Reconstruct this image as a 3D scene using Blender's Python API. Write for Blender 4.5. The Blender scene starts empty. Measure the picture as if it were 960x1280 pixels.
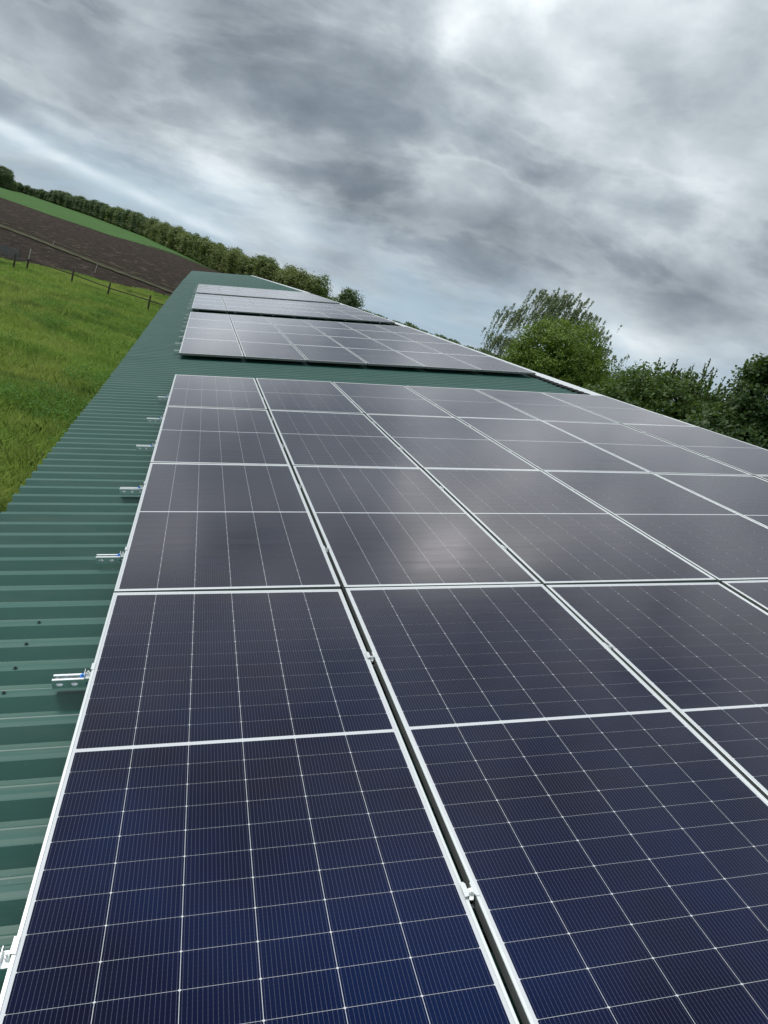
import bpy, bmesh, math, random
import numpy as np
from mathutils import Vector, Matrix, Euler

random.seed(7)
RNG = np.random.default_rng(7)
R = math.radians
scene = bpy.context.scene
COL = scene.collection

# ------------------------------------------------------------------ camera
CAM = Vector((0.0610, -3.1609, 1.4826))
right = Vector((0.9259, -0.2242, 0.3041)); down = Vector((0.2264, -0.3152, -0.9216)); fwd = Vector((0.3025, 0.9222, -0.2410))
cd = bpy.data.cameras.new('camera'); cam = bpy.data.objects.new('camera', cd); COL.objects.link(cam)
cam.matrix_world = Matrix.Translation(CAM) @ Matrix((right, -down, -fwd)).transposed().to_4x4()
cd.sensor_fit = 'VERTICAL'; cd.sensor_height = 24.0; cd.lens = 24.0 * 912.0 / 1280.0
cd.clip_start = 0.05; cd.clip_end = 12000
scene.camera = cam

# ------------------------------------------------------------------ node helper
class NT:
    def __init__(s, tree):
        s.t = tree; s.n = tree.nodes; s.l = tree.links
    def new(s, typ, **kw):
        n = s.n.new(typ)
        for k, v in kw.items(): setattr(n, k, v)
        return n
    def put(s, sock, v):
        if v is None: return
        if isinstance(v, bpy.types.NodeSocket): s.l.new(v, sock)
        else:
            if sock.type == 'RGBA' and len(v) == 3: v = (*v, 1)
            sock.default_value = v
    def m(s, op, a, b=None, c=None, clamp=False):
        n = s.new('ShaderNodeMath', operation=op, use_clamp=clamp)
        for i, v in enumerate((a, b, c)): s.put(n.inputs[i], v)
        return n.outputs[0]
    def vm(s, op, a, b=None):
        n = s.new('ShaderNodeVectorMath', operation=op)
        s.put(n.inputs[0], a); s.put(n.inputs[1], b)
        return n.outputs['Value'] if op in ('DOT_PRODUCT', 'LENGTH') else n.outputs[0]
    def noise(s, vec, scale, detail=3, rough=.5, dist=0.0):
        n = s.new('ShaderNodeTexNoise'); s.put(n.inputs['Vector'], vec)
        n.inputs['Scale'].default_value = scale; n.inputs['Detail'].default_value = detail
        n.inputs['Roughness'].default_value = rough; n.inputs['Distortion'].default_value = dist
        return n.outputs['Fac']
    def ramp(s, fac, stops, interp='LINEAR'):
        n = s.new('ShaderNodeValToRGB'); s.put(n.inputs[0], fac); e = n.color_ramp; e.interpolation = interp
        while len(e.elements) < len(stops): e.elements.new(.5)
        for el, (p, c) in zip(e.elements, stops): el.position = p; el.color = (*c, 1) if len(c) == 3 else c
        return n.outputs[0]
    def mix(s, fac, a, b, blend='MIX'):
        n = s.new('ShaderNodeMix', data_type='RGBA', blend_type=blend)
        s.put(n.inputs[0], fac); s.put(n.inputs[6], a); s.put(n.inputs[7], b)
        return n.outputs[2]
    def rng(s, v, a, b, c=0.0, d=1.0):
        n = s.new('ShaderNodeMapRange'); n.clamp = True
        s.put(n.inputs[0], v)
        for i, q in enumerate((a, b, c, d)): n.inputs[i+1].default_value = q
        return n.outputs[0]
    def sep(s, v):
        n = s.new('ShaderNodeSeparateXYZ'); s.put(n.inputs[0], v); return n.outputs
    def comb(s, x, y, z):
        n = s.new('ShaderNodeCombineXYZ')
        for i, v in enumerate((x, y, z)): s.put(n.inputs[i], v)
        return n.outputs[0]

# ------------------------------------------------------------------ world : overcast sky
SUN_DIR = Vector((-0.50, 0.36, 0.80)).normalized()
sun_el = math.asin(SUN_DIR.z); sun_az = math.atan2(SUN_DIR.x, SUN_DIR.y)
world = bpy.data.worlds.new("World"); scene.world = world; world.use_nodes = True
w = NT(world.node_tree); w.n.clear()
sky = w.new('ShaderNodeTexSky', sky_type='NISHITA'); sky.sun_disc = False
sky.sun_elevation = sun_el; sky.sun_rotation = sun_az
gen = w.new('ShaderNodeTexCoord').outputs['Generated']
dx, dy, dz = w.sep(gen)
# cloud coordinates: lumps are foreshortened ever more towards the horizon
zl = w.m('MULTIPLY_ADD', dz, 1.12, w.m('MULTIPLY', w.m('LOGARITHM', w.m('ADD', w.m('MAXIMUM', dz, 0.0), .035), math.e), .16))
P1 = w.comb(dx, dy, w.m('MULTIPLY_ADD', dx, -.08, zl))
P1 = w.vm('ADD', P1, (3.1, 1.7, .4))
big = w.noise(P1, 2.4, 3, .5, .3)
mid = w.noise(P1, 5.6, 9, .51, .3)
bil = w.m('ABSOLUTE', w.m('SUBTRACT', w.noise(w.vm('ADD', P1, (5, 9, 2)), 5.0, 8, .55, .1), .5))
fine = w.noise(P1, 19.0, 6, .55, .2)
acc = w.m('ADD', w.m('MULTIPLY', big, .42), w.m('ADD', w.m('MULTIPLY', mid, .58), w.m('MULTIPLY', fine, .09)))
acc = w.m('MULTIPLY_ADD', bil, -.42, w.m('ADD', acc, .045))
az = w.m('MULTIPLY', w.m('ARCTAN2', dx, dy), 180/math.pi)
el = w.m('MULTIPLY', w.m('ARCSINE', dz), 180/math.pi)
# broad bright and dark masses of this cloud deck: azimuth, elevation, half-widths in degrees, tilt, lift
LOBES = [(12, 18.5, 2.2, 3.4, 0, .14), (13.2, 24.6, 3.2, 1.6, .25, .38), (18.5, 26.0, 4.5, 1.5, .2, .24), (8, 22.5, 5, 1.0, 0, -.05), (2, 5, 9, 2.5, 0, .05), (20, 27, 8, 3, 0, .06), (8, 36, 26, 6, 0, -.13), (.5, 21.5, 5, 2.2, 0, -.07), (29, 24.5, 5, 4, 0, .11), (14.4, 10, 2.2, 1.5, .1, .13),
         (-.8, 6, 2.6, 1.3, .15, .16), (-13, 3.8, 2.0, .42, .14, .24), (-9, 3.2, 1.8, .40, .14, .26), (-5.2, 2.8, 1.6, .36, .12, .22), (-1, 2.3, 2.4, .36, .10, .22), (-11, 5.4, 2.2, .5, .15, .12), (-10, 1.6, 6, .7, .06, -.10), (2, 2.5, 3, .7, .1, .10), (5.5, 4, 1.6, 1.1, .1, .14),
         (30, 3.5, 6, 1.6, 0, .12), (32, 15.7, 2.4, 1.5, 0, .12), (17.5, 10.2, 1.5, 1, 0, .06),
         (.3, 14.5, 5.5, 3.2, .1, -.15), (29.7, 19, 4.5, 2.6, 0, -.12), (24, 9, 9, 1.6, .1, -.08), (35, 8.4, 5, 1.8, 0, -.10),
         (-8, 7.2, 4, 1.2, .1, -.07), (9, 7.3, 4, 1.2, .1, -.06), (20, 13, 4, 2, 0, -.05), (-12.8, 14, 4, 3, 0, -.08)]
for a0, e0, wa, we, tl, st in LOBES:
    u_ = w.m('SUBTRACT', az, a0)
    v_ = w.m('ADD', w.m('SUBTRACT', el, e0), w.m('MULTIPLY', u_, tl))
    u2 = w.m('MULTIPLY', u_, 1/wa); v2 = w.m('MULTIPLY', v_, 1/we)
    g = w.m('EXPONENT', w.m('MULTIPLY', w.m('MULTIPLY_ADD', u2, u2, w.m('MULTIPLY', v2, v2)), -.7))
    acc = w.m('MULTIPLY_ADD', g, st, acc)
acc = w.m('ADD', acc, w.rng(dz, .45, .95, 0, .34))
cloud = w.ramp(acc, [(.36, (.180, .214, .248)), (.48, (.265, .306, .345)), (.58, (.375, .422, .460)), (.68, (.49, .545, .58)), (.80, (.66, .715, .74)), (.94, (.90, .93, .94)), (1.0, (1.35, 1.37, 1.37))])
# ragged lower deck drifting under the bright one, with paler rims
P3 = w.comb(dx, dy, w.m('MULTIPLY_ADD', dx, -.16, w.m('MULTIPLY', zl, 1.5)))
ln = w.noise(w.vm('ADD', P3, (11.2, 4.4, 6.1)), 3.2, 10, .54, .25)
low = w.m('MULTIPLY', w.rng(ln, .47, .60), w.rng(acc, .80, .60, .15, 1))
cloud = w.mix(w.m('MULTIPLY', low, .80), cloud, w.vm('MULTIPLY', cloud, (.66, .69, .73)))
rim = w.m('MULTIPLY', w.rng(ln, .44, .485), w.rng(ln, .53, .49))
cloud = w.vm('ADD', cloud, w.vm('MULTIPLY', w.comb(rim, rim, rim), (.045, .047, .045)))
# thin cloud low over the horizon lets the blue through
skyc = w.vm('MULTIPLY', sky.outputs[0], (.085, .085, .085))
blue = w.mix(.85, skyc, (.30, .42, .53))
thin = w.m('MULTIPLY', w.rng(dz, .12, .03, 0, .85), w.rng(w.noise(P1, 3.3, 5, .55, .3), .62, .46))
colr = w.mix(thin, cloud, blue)
bg = w.new('ShaderNodeBackground'); w.put(bg.inputs[0], colr); bg.inputs[1].default_value = 0.72
w.l.new(bg.outputs[0], w.new('ShaderNodeOutputWorld').inputs[0])
world.cycles.sampling_method = 'MANUAL'; world.cycles.sample_map_resolution = 512

sd = bpy.data.lights.new('sun', 'SUN'); sd.energy = 1.5; sd.angle = R(22); sd.color = (1, .96, .9)
so = bpy.data.objects.new('sun', sd); COL.objects.link(so)
so.rotation_euler = (-SUN_DIR).to_track_quat('-Z', 'Y').to_euler()

scene.view_settings.view_transform = 'Standard'; scene.view_settings.look = 'None'
scene.view_settings.exposure = 0.85; scene.view_settings.gamma = 1.0
scene.render.engine = 'CYCLES'
scene.cycles.max_bounces = 6; scene.cycles.transparent_max_bounces = 8

# ------------------------------------------------------------------ materials
def mat(name):
    m = bpy.data.materials.new(name); m.use_nodes = True
    n = NT(m.node_tree); n.n.clear()
    b = n.new('ShaderNodeBsdfPrincipled'); o = n.new('ShaderNodeOutputMaterial'); n.l.new(b.outputs[0], o.inputs[0])
    return m, n, b, o
def simple(name, col, rough=.5, metal=0.0, var=.12, scale=6.0, ior=1.45, bump=0.0):
    m, n, b, o = mat(name)
    tc = n.new('ShaderNodeTexCoord').outputs['Object']
    nz = n.noise(tc, scale, 5, .6)
    c = n.mix(n.rng(nz, .3, .7), tuple(x*(1-var) for x in col), tuple(min(1, x*(1+var)) for x in col))
    n.put(b.inputs['Base Color'], c); b.inputs['Roughness'].default_value = rough
    b.inputs['Metallic'].default_value = metal; b.inputs['IOR'].default_value = ior
    if bump:
        bp = n.new('ShaderNodeBump'); bp.inputs['Strength'].default_value = bump; bp.inputs['Distance'].default_value = .02
        n.put(bp.inputs['Height'], n.noise(tc, scale*4, 4, .6)); n.l.new(bp.outputs[0], b.inputs['Normal'])
    return m

GLASS_IOR = 1.34
def glass_finish(n, b, geo_pos, o):
    """textured solar glass over whatever lies beneath: weak mirror, a little streaky"""
    st = n.noise(n.vm('MULTIPLY', geo_pos, (.8, 14.0, 8.0)), 1.0, 3, .6)
    b.inputs['Roughness'].default_value = .6
    # anti-reflective glass: hardly any mirror face-on, a strong one at a glancing angle
    b.inputs['Specular IOR Level'].default_value = 0.0
    g = n.new('ShaderNodeNewGeometry')
    cs = n.m('ABSOLUTE', n.vm('DOT_PRODUCT', g.outputs['Normal'], g.outputs['Incoming']))
    fr = n.m('MULTIPLY_ADD', n.m('POWER', n.m('SUBTRACT', 1.0, cs, clamp=True), 3.7), .97, .004)
    gl = n.new('ShaderNodeBsdfGlossy'); n.put(gl.inputs['Color'], (1.0, .945, .950)); n.put(gl.inputs['Roughness'], n.rng(st, .3, .7, .07, .14))
    ms = n.new('ShaderNodeMixShader'); n.put(ms.inputs[0], fr); n.l.new(b.outputs[0], ms.inputs[1]); n.l.new(gl.outputs[0], ms.inputs[2]); n.l.new(ms.outputs[0], o.inputs[0])

def cell_mat():
    m, n, b, o = mat('solar_cell')
    uv = n.new('ShaderNodeUVMap').outputs[0]
    ux, uy, _ = n.sep(uv)
    # 16 busbars along the cell, brighter at the solder pads near its edges
    fr = n.m('FRACT', n.m('MULTIPLY', ux, 16.0))
    d = n.m('ABSOLUTE', n.m('SUBTRACT', fr, .5))
    line = n.rng(d, .045, .075, 1, 0)
    edge = n.m('ABSOLUTE', n.m('SUBTRACT', uy, .5))
    pad = n.rng(edge, .40, .46, 0, 1)
    dash = n.rng(n.m('ABSOLUTE', n.m('SUBTRACT', n.m('FRACT', n.m('MULTIPLY', uy, 8.0)), .5)), .18, .10, .0, .25)
    line = n.m('MULTIPLY', line, n.m('ADD', .62, n.m('MAXIMUM', n.m('MULTIPLY', pad, .5), dash)))
    geo = n.new('ShaderNodeNewGeometry')
    oi = n.new('ShaderNodeObjectInfo').outputs['Random']
    rnd = n.m('FRACT', n.m('ADD', oi, geo.outputs['Random Per Island']))
    pos = n.new('ShaderNodeTexCoord').outputs['Object']
    wpos = geo.outputs['Position']
    c = n.ramp(rnd, [(0, (.0052, .0045, .0095)), (.5, (.0040, .0044, .0125)), (1, (.0060, .0050, .0090))])
    # the nitride coating on silicon is blue face-on and turns purple-brown at a glancing angle
    lw = n.new('ShaderNodeLayerWeight'); lw.inputs[0].default_value = .5
    mot = n.noise(wpos, 1.3, 4, .55)
    blue = n.mix(n.rng(mot, .36, .66), (.0012, .0022, .0150), (.0012, .0095, .0480))
    c = n.mix(n.rng(lw.outputs['Facing'], .28, .66), n.mix(.82, c, blue), c)
    c = n.mix(line, c, (.058, .064, .100))
    n.put(b.inputs['Base Color'], c)
    glass_finish(n, b, wpos, o)
    return m
def backsheet_mat():
    m, n, b, o = mat('panel_backsheet')
    wpos = n.new('ShaderNodeNewGeometry').outputs['Position']
    n.put(b.inputs['Base Color'], (.50, .53, .56)); glass_finish(n, b, wpos, o)
    return m
M_CELL = cell_mat(); M_BACK = backsheet_mat()
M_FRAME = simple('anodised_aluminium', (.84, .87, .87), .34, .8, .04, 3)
M_SIDE_SHADE = simple('aluminium_side_painted_shade', (.15, .165, .16), .5, .2, .1, 8)  # same frame aluminium, with the shade on its side faces put into the colour
M_LIP = simple('bright_zinc', (.80, .84, .86), .4, .35, .05, 20)
M_GALV = simple('galvanised_steel', (.82, .85, .87), .18, 1.0, .10, 30)
M_BLUE = simple('blue_plastic', (.02, .17, .60), .4, 0, .05)
M_BLACK = simple('black_foam', (.012, .013, .014), .9, 0, .2, 20)
M_CAP = simple('pale_ridge_metal', (.60, .64, .66), .35, .25, .06, 2)
M_SCREW = simple('screw_head', (.03, .055, .05), .5, .5)

def roof_mat():
    m, n, b, o = mat('green_coated_steel')
    wp = n.new('ShaderNodeNewGeometry').outputs['Position']
    oi = n.new('ShaderNodeObjectInfo').outputs['Random']
    nz = n.noise(wp, 1.1, 5, .6); dirt = n.noise(n.vm('MULTIPLY', wp, (.6, 9, 3)), 1.5, 5, .65)
    c = n.mix(n.rng(nz, .3, .7), (.0160, .0760, .0600), (.0215, .0920, .0745))
    c = n.mix(n.m('MULTIPLY', oi, .16), c, (.034, .105, .092))
    c = n.mix(n.rng(dirt, .52, .78, 0, .28), c, (.105, .145, .125))
    sp = n.noise(wp, 90, 2, .5)
    c = n.mix(n.rng(sp, .70, .76, 0, .35), c, (.16, .19, .17))
    n.put(b.inputs['Base Color'], c)
    n.put(b.inputs['Roughness'], n.rng(dirt, .3, .7, .36, .52)); b.inputs['IOR'].default_value = 1.45
    return m
M_ROOF = roof_mat()

def ground_mat(name, ramp, scale, bumpd, bumps, extra=None, rough=.95):
    m, n, b, o = mat(name)
    wp = n.new('ShaderNodeNewGeometry').outputs['Position']
    a = n.noise(wp, scale, 8, .65, .3); c = n.ramp(a, ramp)
    if extra: c = extra(n, wp, c)
    n.put(b.inputs['Base Color'], c); b.inputs['Roughness'].default_value = rough; b.inputs['IOR'].default_value = 1.2
    bp = n.new('ShaderNodeBump'); bp.inputs['Strength'].default_value = bumps; bp.inputs['Distance'].default_value = bumpd
    n.put(bp.inputs['Height'], n.noise(wp, scale*1.7, 6, .7)); n.l.new(bp.outputs[0], b.inputs['Normal'])
    return m
def meadow_extra(n, wp, c):
    big = n.noise(wp, .16, 4, .55, .4)
    c = n.mix(n.rng(big, .48, .66, 0, .75), c, (.150, .190, .030))
    return n.mix(n.rng(n.noise(wp, .33, 3, .5), .55, .7, 0, .6), c, (.045, .095, .018))
M_MEADOW = ground_mat('meadow_soil_and_turf', [(.3, (.060, .125, .020)), (.5, (.10, .19, .032)), (.7, (.14, .23, .045))], 1.6, .25, .8, meadow_extra)
def plough_extra(n, wp, c):
    # furrow direction runs with the field; clods and straw flecks
    s = n.noise(n.vm('MULTIPLY', wp, (.16, .045, .1)), 1.0, 4, .6)
    c = n.mix(n.rng(s, .45, .7, 0, .6), c, (.026, .019, .0145))
    cl = n.noise(n.vm('MULTIPLY', wp, (.75, .14, .6)), 1.0, 4, .75)
    return n.mix(n.rng(cl, .54, .64, 0, .65), c, (.110, .084, .064))
M_PLOUGH = ground_mat('ploughed_soil', [(.36, (.011, .0075, .0050)), (.5, (.027, .0190, .0135)), (.64, (.060, .043, .031))], 1.3, .6, 1.0, plough_extra)
M_TRACK = ground_mat('dry_grass_verge', [(.32, (.030, .034, .018)), (.5, (.050, .052, .028)), (.7, (.088, .084, .052))], .6, .3, .8)
M_CROP = ground_mat('young_crop', [(.35, (.036, .085, .022)), (.5, (.048, .110, .028)), (.7, (.062, .128, .036))], .12, .3, .5)

def leaf_mat(name, dark, light, trans=.35, big=.5, rough=.55):
    m, n, b, o = mat(name)
    geo = n.new('ShaderNodeNewGeometry'); oi = n.new('ShaderNodeObjectInfo').outputs['Random']
    r = n.m('FRACT', n.m('ADD', geo.outputs['Random Per Island'], 0.0))
    nz = n.noise(geo.outputs['Position'], big, 3, .5)
    f = n.m('ADD', n.m('MULTIPLY', r, .45), n.m('ADD', n.m('MULTIPLY', n.rng(nz, .3, .7), .35), n.m('MULTIPLY', oi, .2)))
    c = n.mix(f, dark, light)
    n.put(b.inputs['Base Color'], c); b.inputs['Roughness'].default_value = rough; b.inputs['IOR'].default_value = 1.35
    tr = n.new('ShaderNodeBsdfTranslucent'); n.put(tr.inputs[0], n.mix(.35, c, (.26, .38, .03)))
    ms = n.new('ShaderNodeMixShader'); ms.inputs[0].default_value = trans
    n.l.new(b.outputs[0], ms.inputs[1]); n.l.new(tr.outputs[0], ms.inputs[2]); n.l.new(ms.outputs[0], o.inputs[0])
    return m
def grass_mat():
    m, n, b, o = mat('grass_blades')
    geo = n.new('ShaderNodeNewGeometry'); wp = geo.outputs['Position']
    r = geo.outputs['Random Per Island']
    c = n.mix(r, (.150, .262, .042), (.320, .450, .100))
    c = n.mix(n.rng(n.noise(wp, .17, 4, .55, .4), .46, .64, 0, .65), c, (.38, .44, .12))
    c = n.mix(n.rng(n.noise(n.vm('ADD', wp, (31, 7, 0)), .34, 4, .55), .52, .68, 0, .70), c, (.060, .140, .034))
    c = n.mix(n.rng(r, .965, .97, 0, .7), c, (.36, .34, .16))
    n.put(b.inputs['Base Color'], c); b.inputs['Roughness'].default_value = .5; b.inputs['IOR'].default_value = 1.35
    tr = n.new('ShaderNodeBsdfTranslucent'); n.put(tr.inputs[0], c)
    ms = n.new('ShaderNodeMixShader'); ms.inputs[0].default_value = .35
    n.l.new(b.outputs[0], ms.inputs[1]); n.l.new(tr.outputs[0], ms.inputs[2]); n.l.new(ms.outputs[0], o.inputs[0])
    return m
M_GRASS = grass_mat()
M_BARK = simple('bark', (.07, .055, .042), .9, 0, .35, 8, bump=.5)
M_BARK_PALE = simple('pale_bark', (.20, .19, .17), .85, 0, .45, 5, bump=.4)
M_WOOD = simple('weathered_post_wood', (.045, .038, .032), .9, 0, .3, 9, bump=.4)
M_PALEWOOD = simple('bleached_stake_wood', (.38, .35, .31), .85, 0, .2, 9)
M_WALL = simple('rendered_wall', (.42, .40, .36), .9, 0, .1, 2, bump=.2)

# ------------------------------------------------------------------ object helpers
def link(o, parent=None):
    COL.objects.link(o)
    if parent is not None: o.parent = parent
    return o
def meta(o, label=None, cat=None, group=None, kind=None):
    if label: o['label'] = label
    if cat: o['category'] = cat
    if group: o['group'] = group
    if kind: o['kind'] = kind
    return o
def empty(name, loc=(0, 0, 0), rot=(0, 0, 0)):
    o = bpy.data.objects.new(name, None); o.empty_display_size = .1
    o.location = loc; o.rotation_euler = rot
    return link(o)
class MB:
    def __init__(s): s.v = []; s.f = []; s.mi = []
    def add(s, vs, fs, mi=0):
        k = len(s.v); s.v += [tuple(p) for p in vs]; s.f += [tuple(k+i for i in f) for f in fs]; s.mi += [mi]*len(fs)
    def box(s, a, b, mi=0):
        x0, y0, z0 = a; x1, y1, z1 = b
        s.add([(x0,y0,z0),(x1,y0,z0),(x1,y1,z0),(x0,y1,z0),(x0,y0,z1),(x1,y0,z1),(x1,y1,z1),(x0,y1,z1)],
              [(0,3,2,1),(4,5,6,7),(0,1,5,4),(1,2,6,5),(2,3,7,6),(3,0,4,7)], mi)
    def tube(s, p0, p1, r0, r1, n=8, caps=True):
        p0 = Vector(p0); p1 = Vector(p1); d = (p1-p0).normalized()
        a = d.orthogonal().normalized(); b = d.cross(a)
        vs = []
        for p, r in ((p0, r0), (p1, r1)):
            for i in range(n):
                t = 2*math.pi*i/n; vs.append(p + a*math.cos(t)*r + b*math.sin(t)*r)
        fs = [(i, (i+1) % n, n+(i+1) % n, n+i) for i in range(n)]
        if caps: fs += [tuple(range(n-1, -1, -1)), tuple(range(n, 2*n))]
        s.add(vs, fs)
    def mesh(s, name, mats, smooth=False):
        me = bpy.data.meshes.new(name); me.from_pydata(s.v, [], s.f); me.update()
        for m in (mats if isinstance(mats, (list, tuple)) else [mats]): me.materials.append(m)
        if any(s.mi): me.polygons.foreach_set('material_index', s.mi)
        if smooth: me.polygons.foreach_set('use_smooth', [True]*len(me.polygons))
        return me
    def obj(s, name, mats, parent=None, smooth=False):
        return link(bpy.data.objects.new(name, s.mesh(name, mats, smooth)), parent)
def np_mesh(name, verts, quads, material, uv=None):
    me = bpy.data.meshes.new(name); nv = len(verts); nf, k = quads.shape
    me.vertices.add(nv); me.vertices.foreach_set('co', verts.astype(np.float32).ravel())
    me.loops.add(nf*k); me.loops.foreach_set('vertex_index', quads.astype(np.int32).ravel())
    me.polygons.add(nf); me.polygons.foreach_set('loop_start', np.arange(0, nf*k, k, dtype=np.int32))
    me.materials.append(material); me.update(calc_edges=True); me.validate()
    return me

# ------------------------------------------------------------------ terrain
KA = [-180, -40, -14, -8, -4.5, -2.2, 0, 5, 12, 60, 180]
KV = [0, .0145, .015, .0172, .0170, .0135, .0085, .004, -.004, -.004, 0]
def terrain(x, y):
    x = np.asarray(x, float); y = np.asarray(y, float)
    r = np.hypot(x, y+3.16); az = np.degrees(np.arctan2(x, y+3.16))
    base = -3.7 + np.interp(az, KA, KV)*np.clip(r-100, 0, 1500)
    h = .10*np.sin(x*.55+1.3)*np.sin(y*.41) + .07*np.sin(x*.9-y*.7) + .05*np.sin(x*1.7+y*1.3+.5)
    return base + h*np.clip((75-r)/25, 0, 1)
def polar_sheet(name, a, r_in, r_out, nr, material, lift=0.0, power=1.0, rag=0.0):
    a = np.asarray(a, float); t = np.linspace(0, 1, nr)**power
    ri = r_in(a)[:, None]; ro = r_out(a)[:, None]
    if rag:
        ri = ri + rag*np.sin(a*31)[:, None]*.6 + rag*np.sin(a*77+1)[:, None]*.4; ro = ro + rag*np.sin(a*43+2)[:, None]*.6 + rag*np.sin(a*97)[:, None]*.4
    rr = ri + (ro-ri)*t[None, :]
    A = np.radians(a)[:, None]
    x = rr*np.sin(A); y = rr*np.cos(A)-3.16
    z = terrain(x, y)+lift
    v = np.stack([x, y, z], -1).reshape(-1, 3); na = len(a)
    i = np.arange(na-1)[:, None]*nr + np.arange(nr-1)[None, :]
    q = np.stack([i, i+1, i+nr+1, i+nr], -1).reshape(-1, 4)[:, ::-1]
    me = np_mesh(name, v, q, material)
    me.polygons.foreach_set('use_smooth', [True]*len(me.polygons))
    o = link(bpy.data.objects.new(name, me)); o['kind'] = 'structure'
    return o
cst = lambda v: (lambda a: np.full_like(a, float(v)))
itp = lambda xs, ys: (lambda a: np.interp(a, xs, ys))
fine_az = np.unique(np.concatenate([np.arange(-180, -40, 3), np.arange(-40, 60, .5), np.arange(60, 180.1, 3)]))
polar_sheet('ground', fine_az, cst(.01), cst(3500), 260, M_MEADOW, 0, 2.6)
B1 = itp([-40, -12.8, -11.8, -8.1, -5, -1.9, 10], [48, 73.9, 76, 85, 89.4, 95.3, 108])          # meadow / plough
TR0 = itp([-40, -13.2, -10.1, -7.1, -1.8, 10], [190, 132, 121.7, 111.9, 101.5, 97])              # verge strip, near edge
TR1 = itp([-40, -13.2, -10.1, -7.1, -1.8, 10], [204, 139.5, 128, 117.2, 105.5, 100])
B2 = itp([-40, -13.5, -11.8, -10.2, -6.6, -3.8, -2.1, 3, 12], [420, 363, 340, 322, 306, 342, 397, 440, 470])  # plough / crop
TL_A = [-22, -16, -13.8, -12.6, -11.2, -9.8, -8, -5.6, -2.2, 0, 4, 6, 7.9]
TL_R = [800, 820, 850, 1040, 1000, 910, 824, 690, 530, 470, 395, 362, 334]
TL = itp(TL_A, TL_R)
fa = np.arange(-40, 8.01, .25)
polar_sheet('ploughed_field', fa, B1, B2, 120, M_PLOUGH, .10, 1.4, .5)
polar_sheet('grass_verge', fa, TR0, TR1, 8, M_TRACK, .22, 1, .7)
polar_sheet('second_grass_verge', fa, lambda a: TR1(a)+9, lambda a: TR1(a)+10.6, 5, M_TRACK, .16, 1, 1.1)
polar_sheet('green_field', np.arange(-40, 3.01, .25), B2, lambda a: np.maximum(B2(a)+8, TL(a)-16), 60, M_CROP, .16)
polar_sheet('dirt_path', np.arange(-4, 6.01, .25), lambda a: np.minimum(B2(a)+10, TL(a)-30), lambda a: np.minimum(B2(a)+22, TL(a)-18), 6, M_TRACK, .30, 1, .8)

# ------------------------------------------------------------------ barn
ALPHA = R(13.4257)
CA, SA = math.cos(ALPHA), math.sin(ALPHA)
def W3(u, v, ww): return Vector((u*CA - ww*SA, v, u*SA + ww*CA))   # roof-plane coordinates -> world
ROOF_ROT = Euler((0, -ALPHA, 0))
ROOF_M = ROOF_ROT.to_matrix().to_4x4()
PITCH = .186; V0 = -.484 - PITCH*30; RIBTOP = -.100; DEP = .042; U_RIDGE = 6.68
ue = lambda v: -.785 - .0072*v
# the long roof climbs very slightly away from the viewer
wv = lambda v: float(np.interp(v, [-10, 8.5, 19, 30, 42, 110], [0, 0, .10, .18, .23, .31]))
wslope = lambda v: (wv(v+.6) - wv(v-.4))
FAR0, FARSTEP = 43.4, .03
barn = empty('barn', (U_RIDGE*CA, -6, -3.7))
meta(barn, 'long green barn with ribbed steel roof carrying the solar panels', 'barn')
bpy.context.view_layer.update()
def child_world(o, mw):
    o.matrix_parent_inverse = Matrix(); o.matrix_basis = Matrix.Translation(-barn.location) @ mw
# trapezoid profile along v, from a rib's facing flank onwards
PROF = [(0, -DEP), (.038, 0), (.044, .0), (.064, .0008), (.084, 0), (.110, -DEP), (.122, -DEP), (.127, -DEP+.0014), (.133, -DEP), (.152, -DEP), (.157, -DEP+.0014), (.163, -DEP)]
def sheet_mesh(nr, length, name='roof_sheet'):
    pr = []
    for k in range(nr):
        for a, h in PROF: pr.append((k*PITCH + a, h))
    pr.append((nr*PITCH + .012, -DEP + .0012))      # side lap under the next sheet
    mb = MB(); n = len(pr); t = .0012
    vs = []
    for (u, dz_) in ((0, 0), (length, 0), (0, -t), (length, -t)):
        vs += [(u, a, h+dz_) for a, h in pr]
    fs = []
    for i in range(n-1):
        fs.append((i, n+i, n+i+1, i+1)); fs.append((2*n+i, 2*n+i+1, 3*n+i+1, 3*n+i))
        fs.append((i, i+1, 2*n+i+1, 2*n+i)); fs.append((n+i, 3*n+i, 3*n+i+1, n+i+1))
    mb.add(vs, fs)
    return mb.mesh(name, M_ROOF)
NR = 6; SW = NR*PITCH
far_mesh = sheet_mesh(NR, 8.6)
i = 0
while True:
    v = V0 - .038 + i*SW
    if v > 104: break
    far = v > FAR0
    u0 = ue(v) + random.uniform(-.006, .006)
    length = U_RIDGE - u0
    rx = (wv(v+SW)-wv(v))/SW
    ww = RIBTOP + wv(v) + random.uniform(-.0006, .0006) + (FARSTEP if far else 0)
    o = link(bpy.data.objects.new('roof_sheet', sheet_mesh(NR, length)), barn)
    if far and v < FAR0 + SW: o['label'] = 'first sheet of the raised far roof section'
    child_world(o, ROOF_M @ Matrix.Translation((u0, v, ww)) @ Matrix.Rotation(rx, 4, 'X'))
    # other slope, falling away from the ridge
    o2 = link(bpy.data.objects.new('roof_sheet', far_mesh), barn)
    rp = W3(U_RIDGE, v, ww)
    child_world(o2, Matrix.Translation(rp) @ Matrix.Rotation(ALPHA, 4, 'Y') @ Matrix.Rotation(rx, 4, 'X'))
    i += 1
V_END = v
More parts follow.
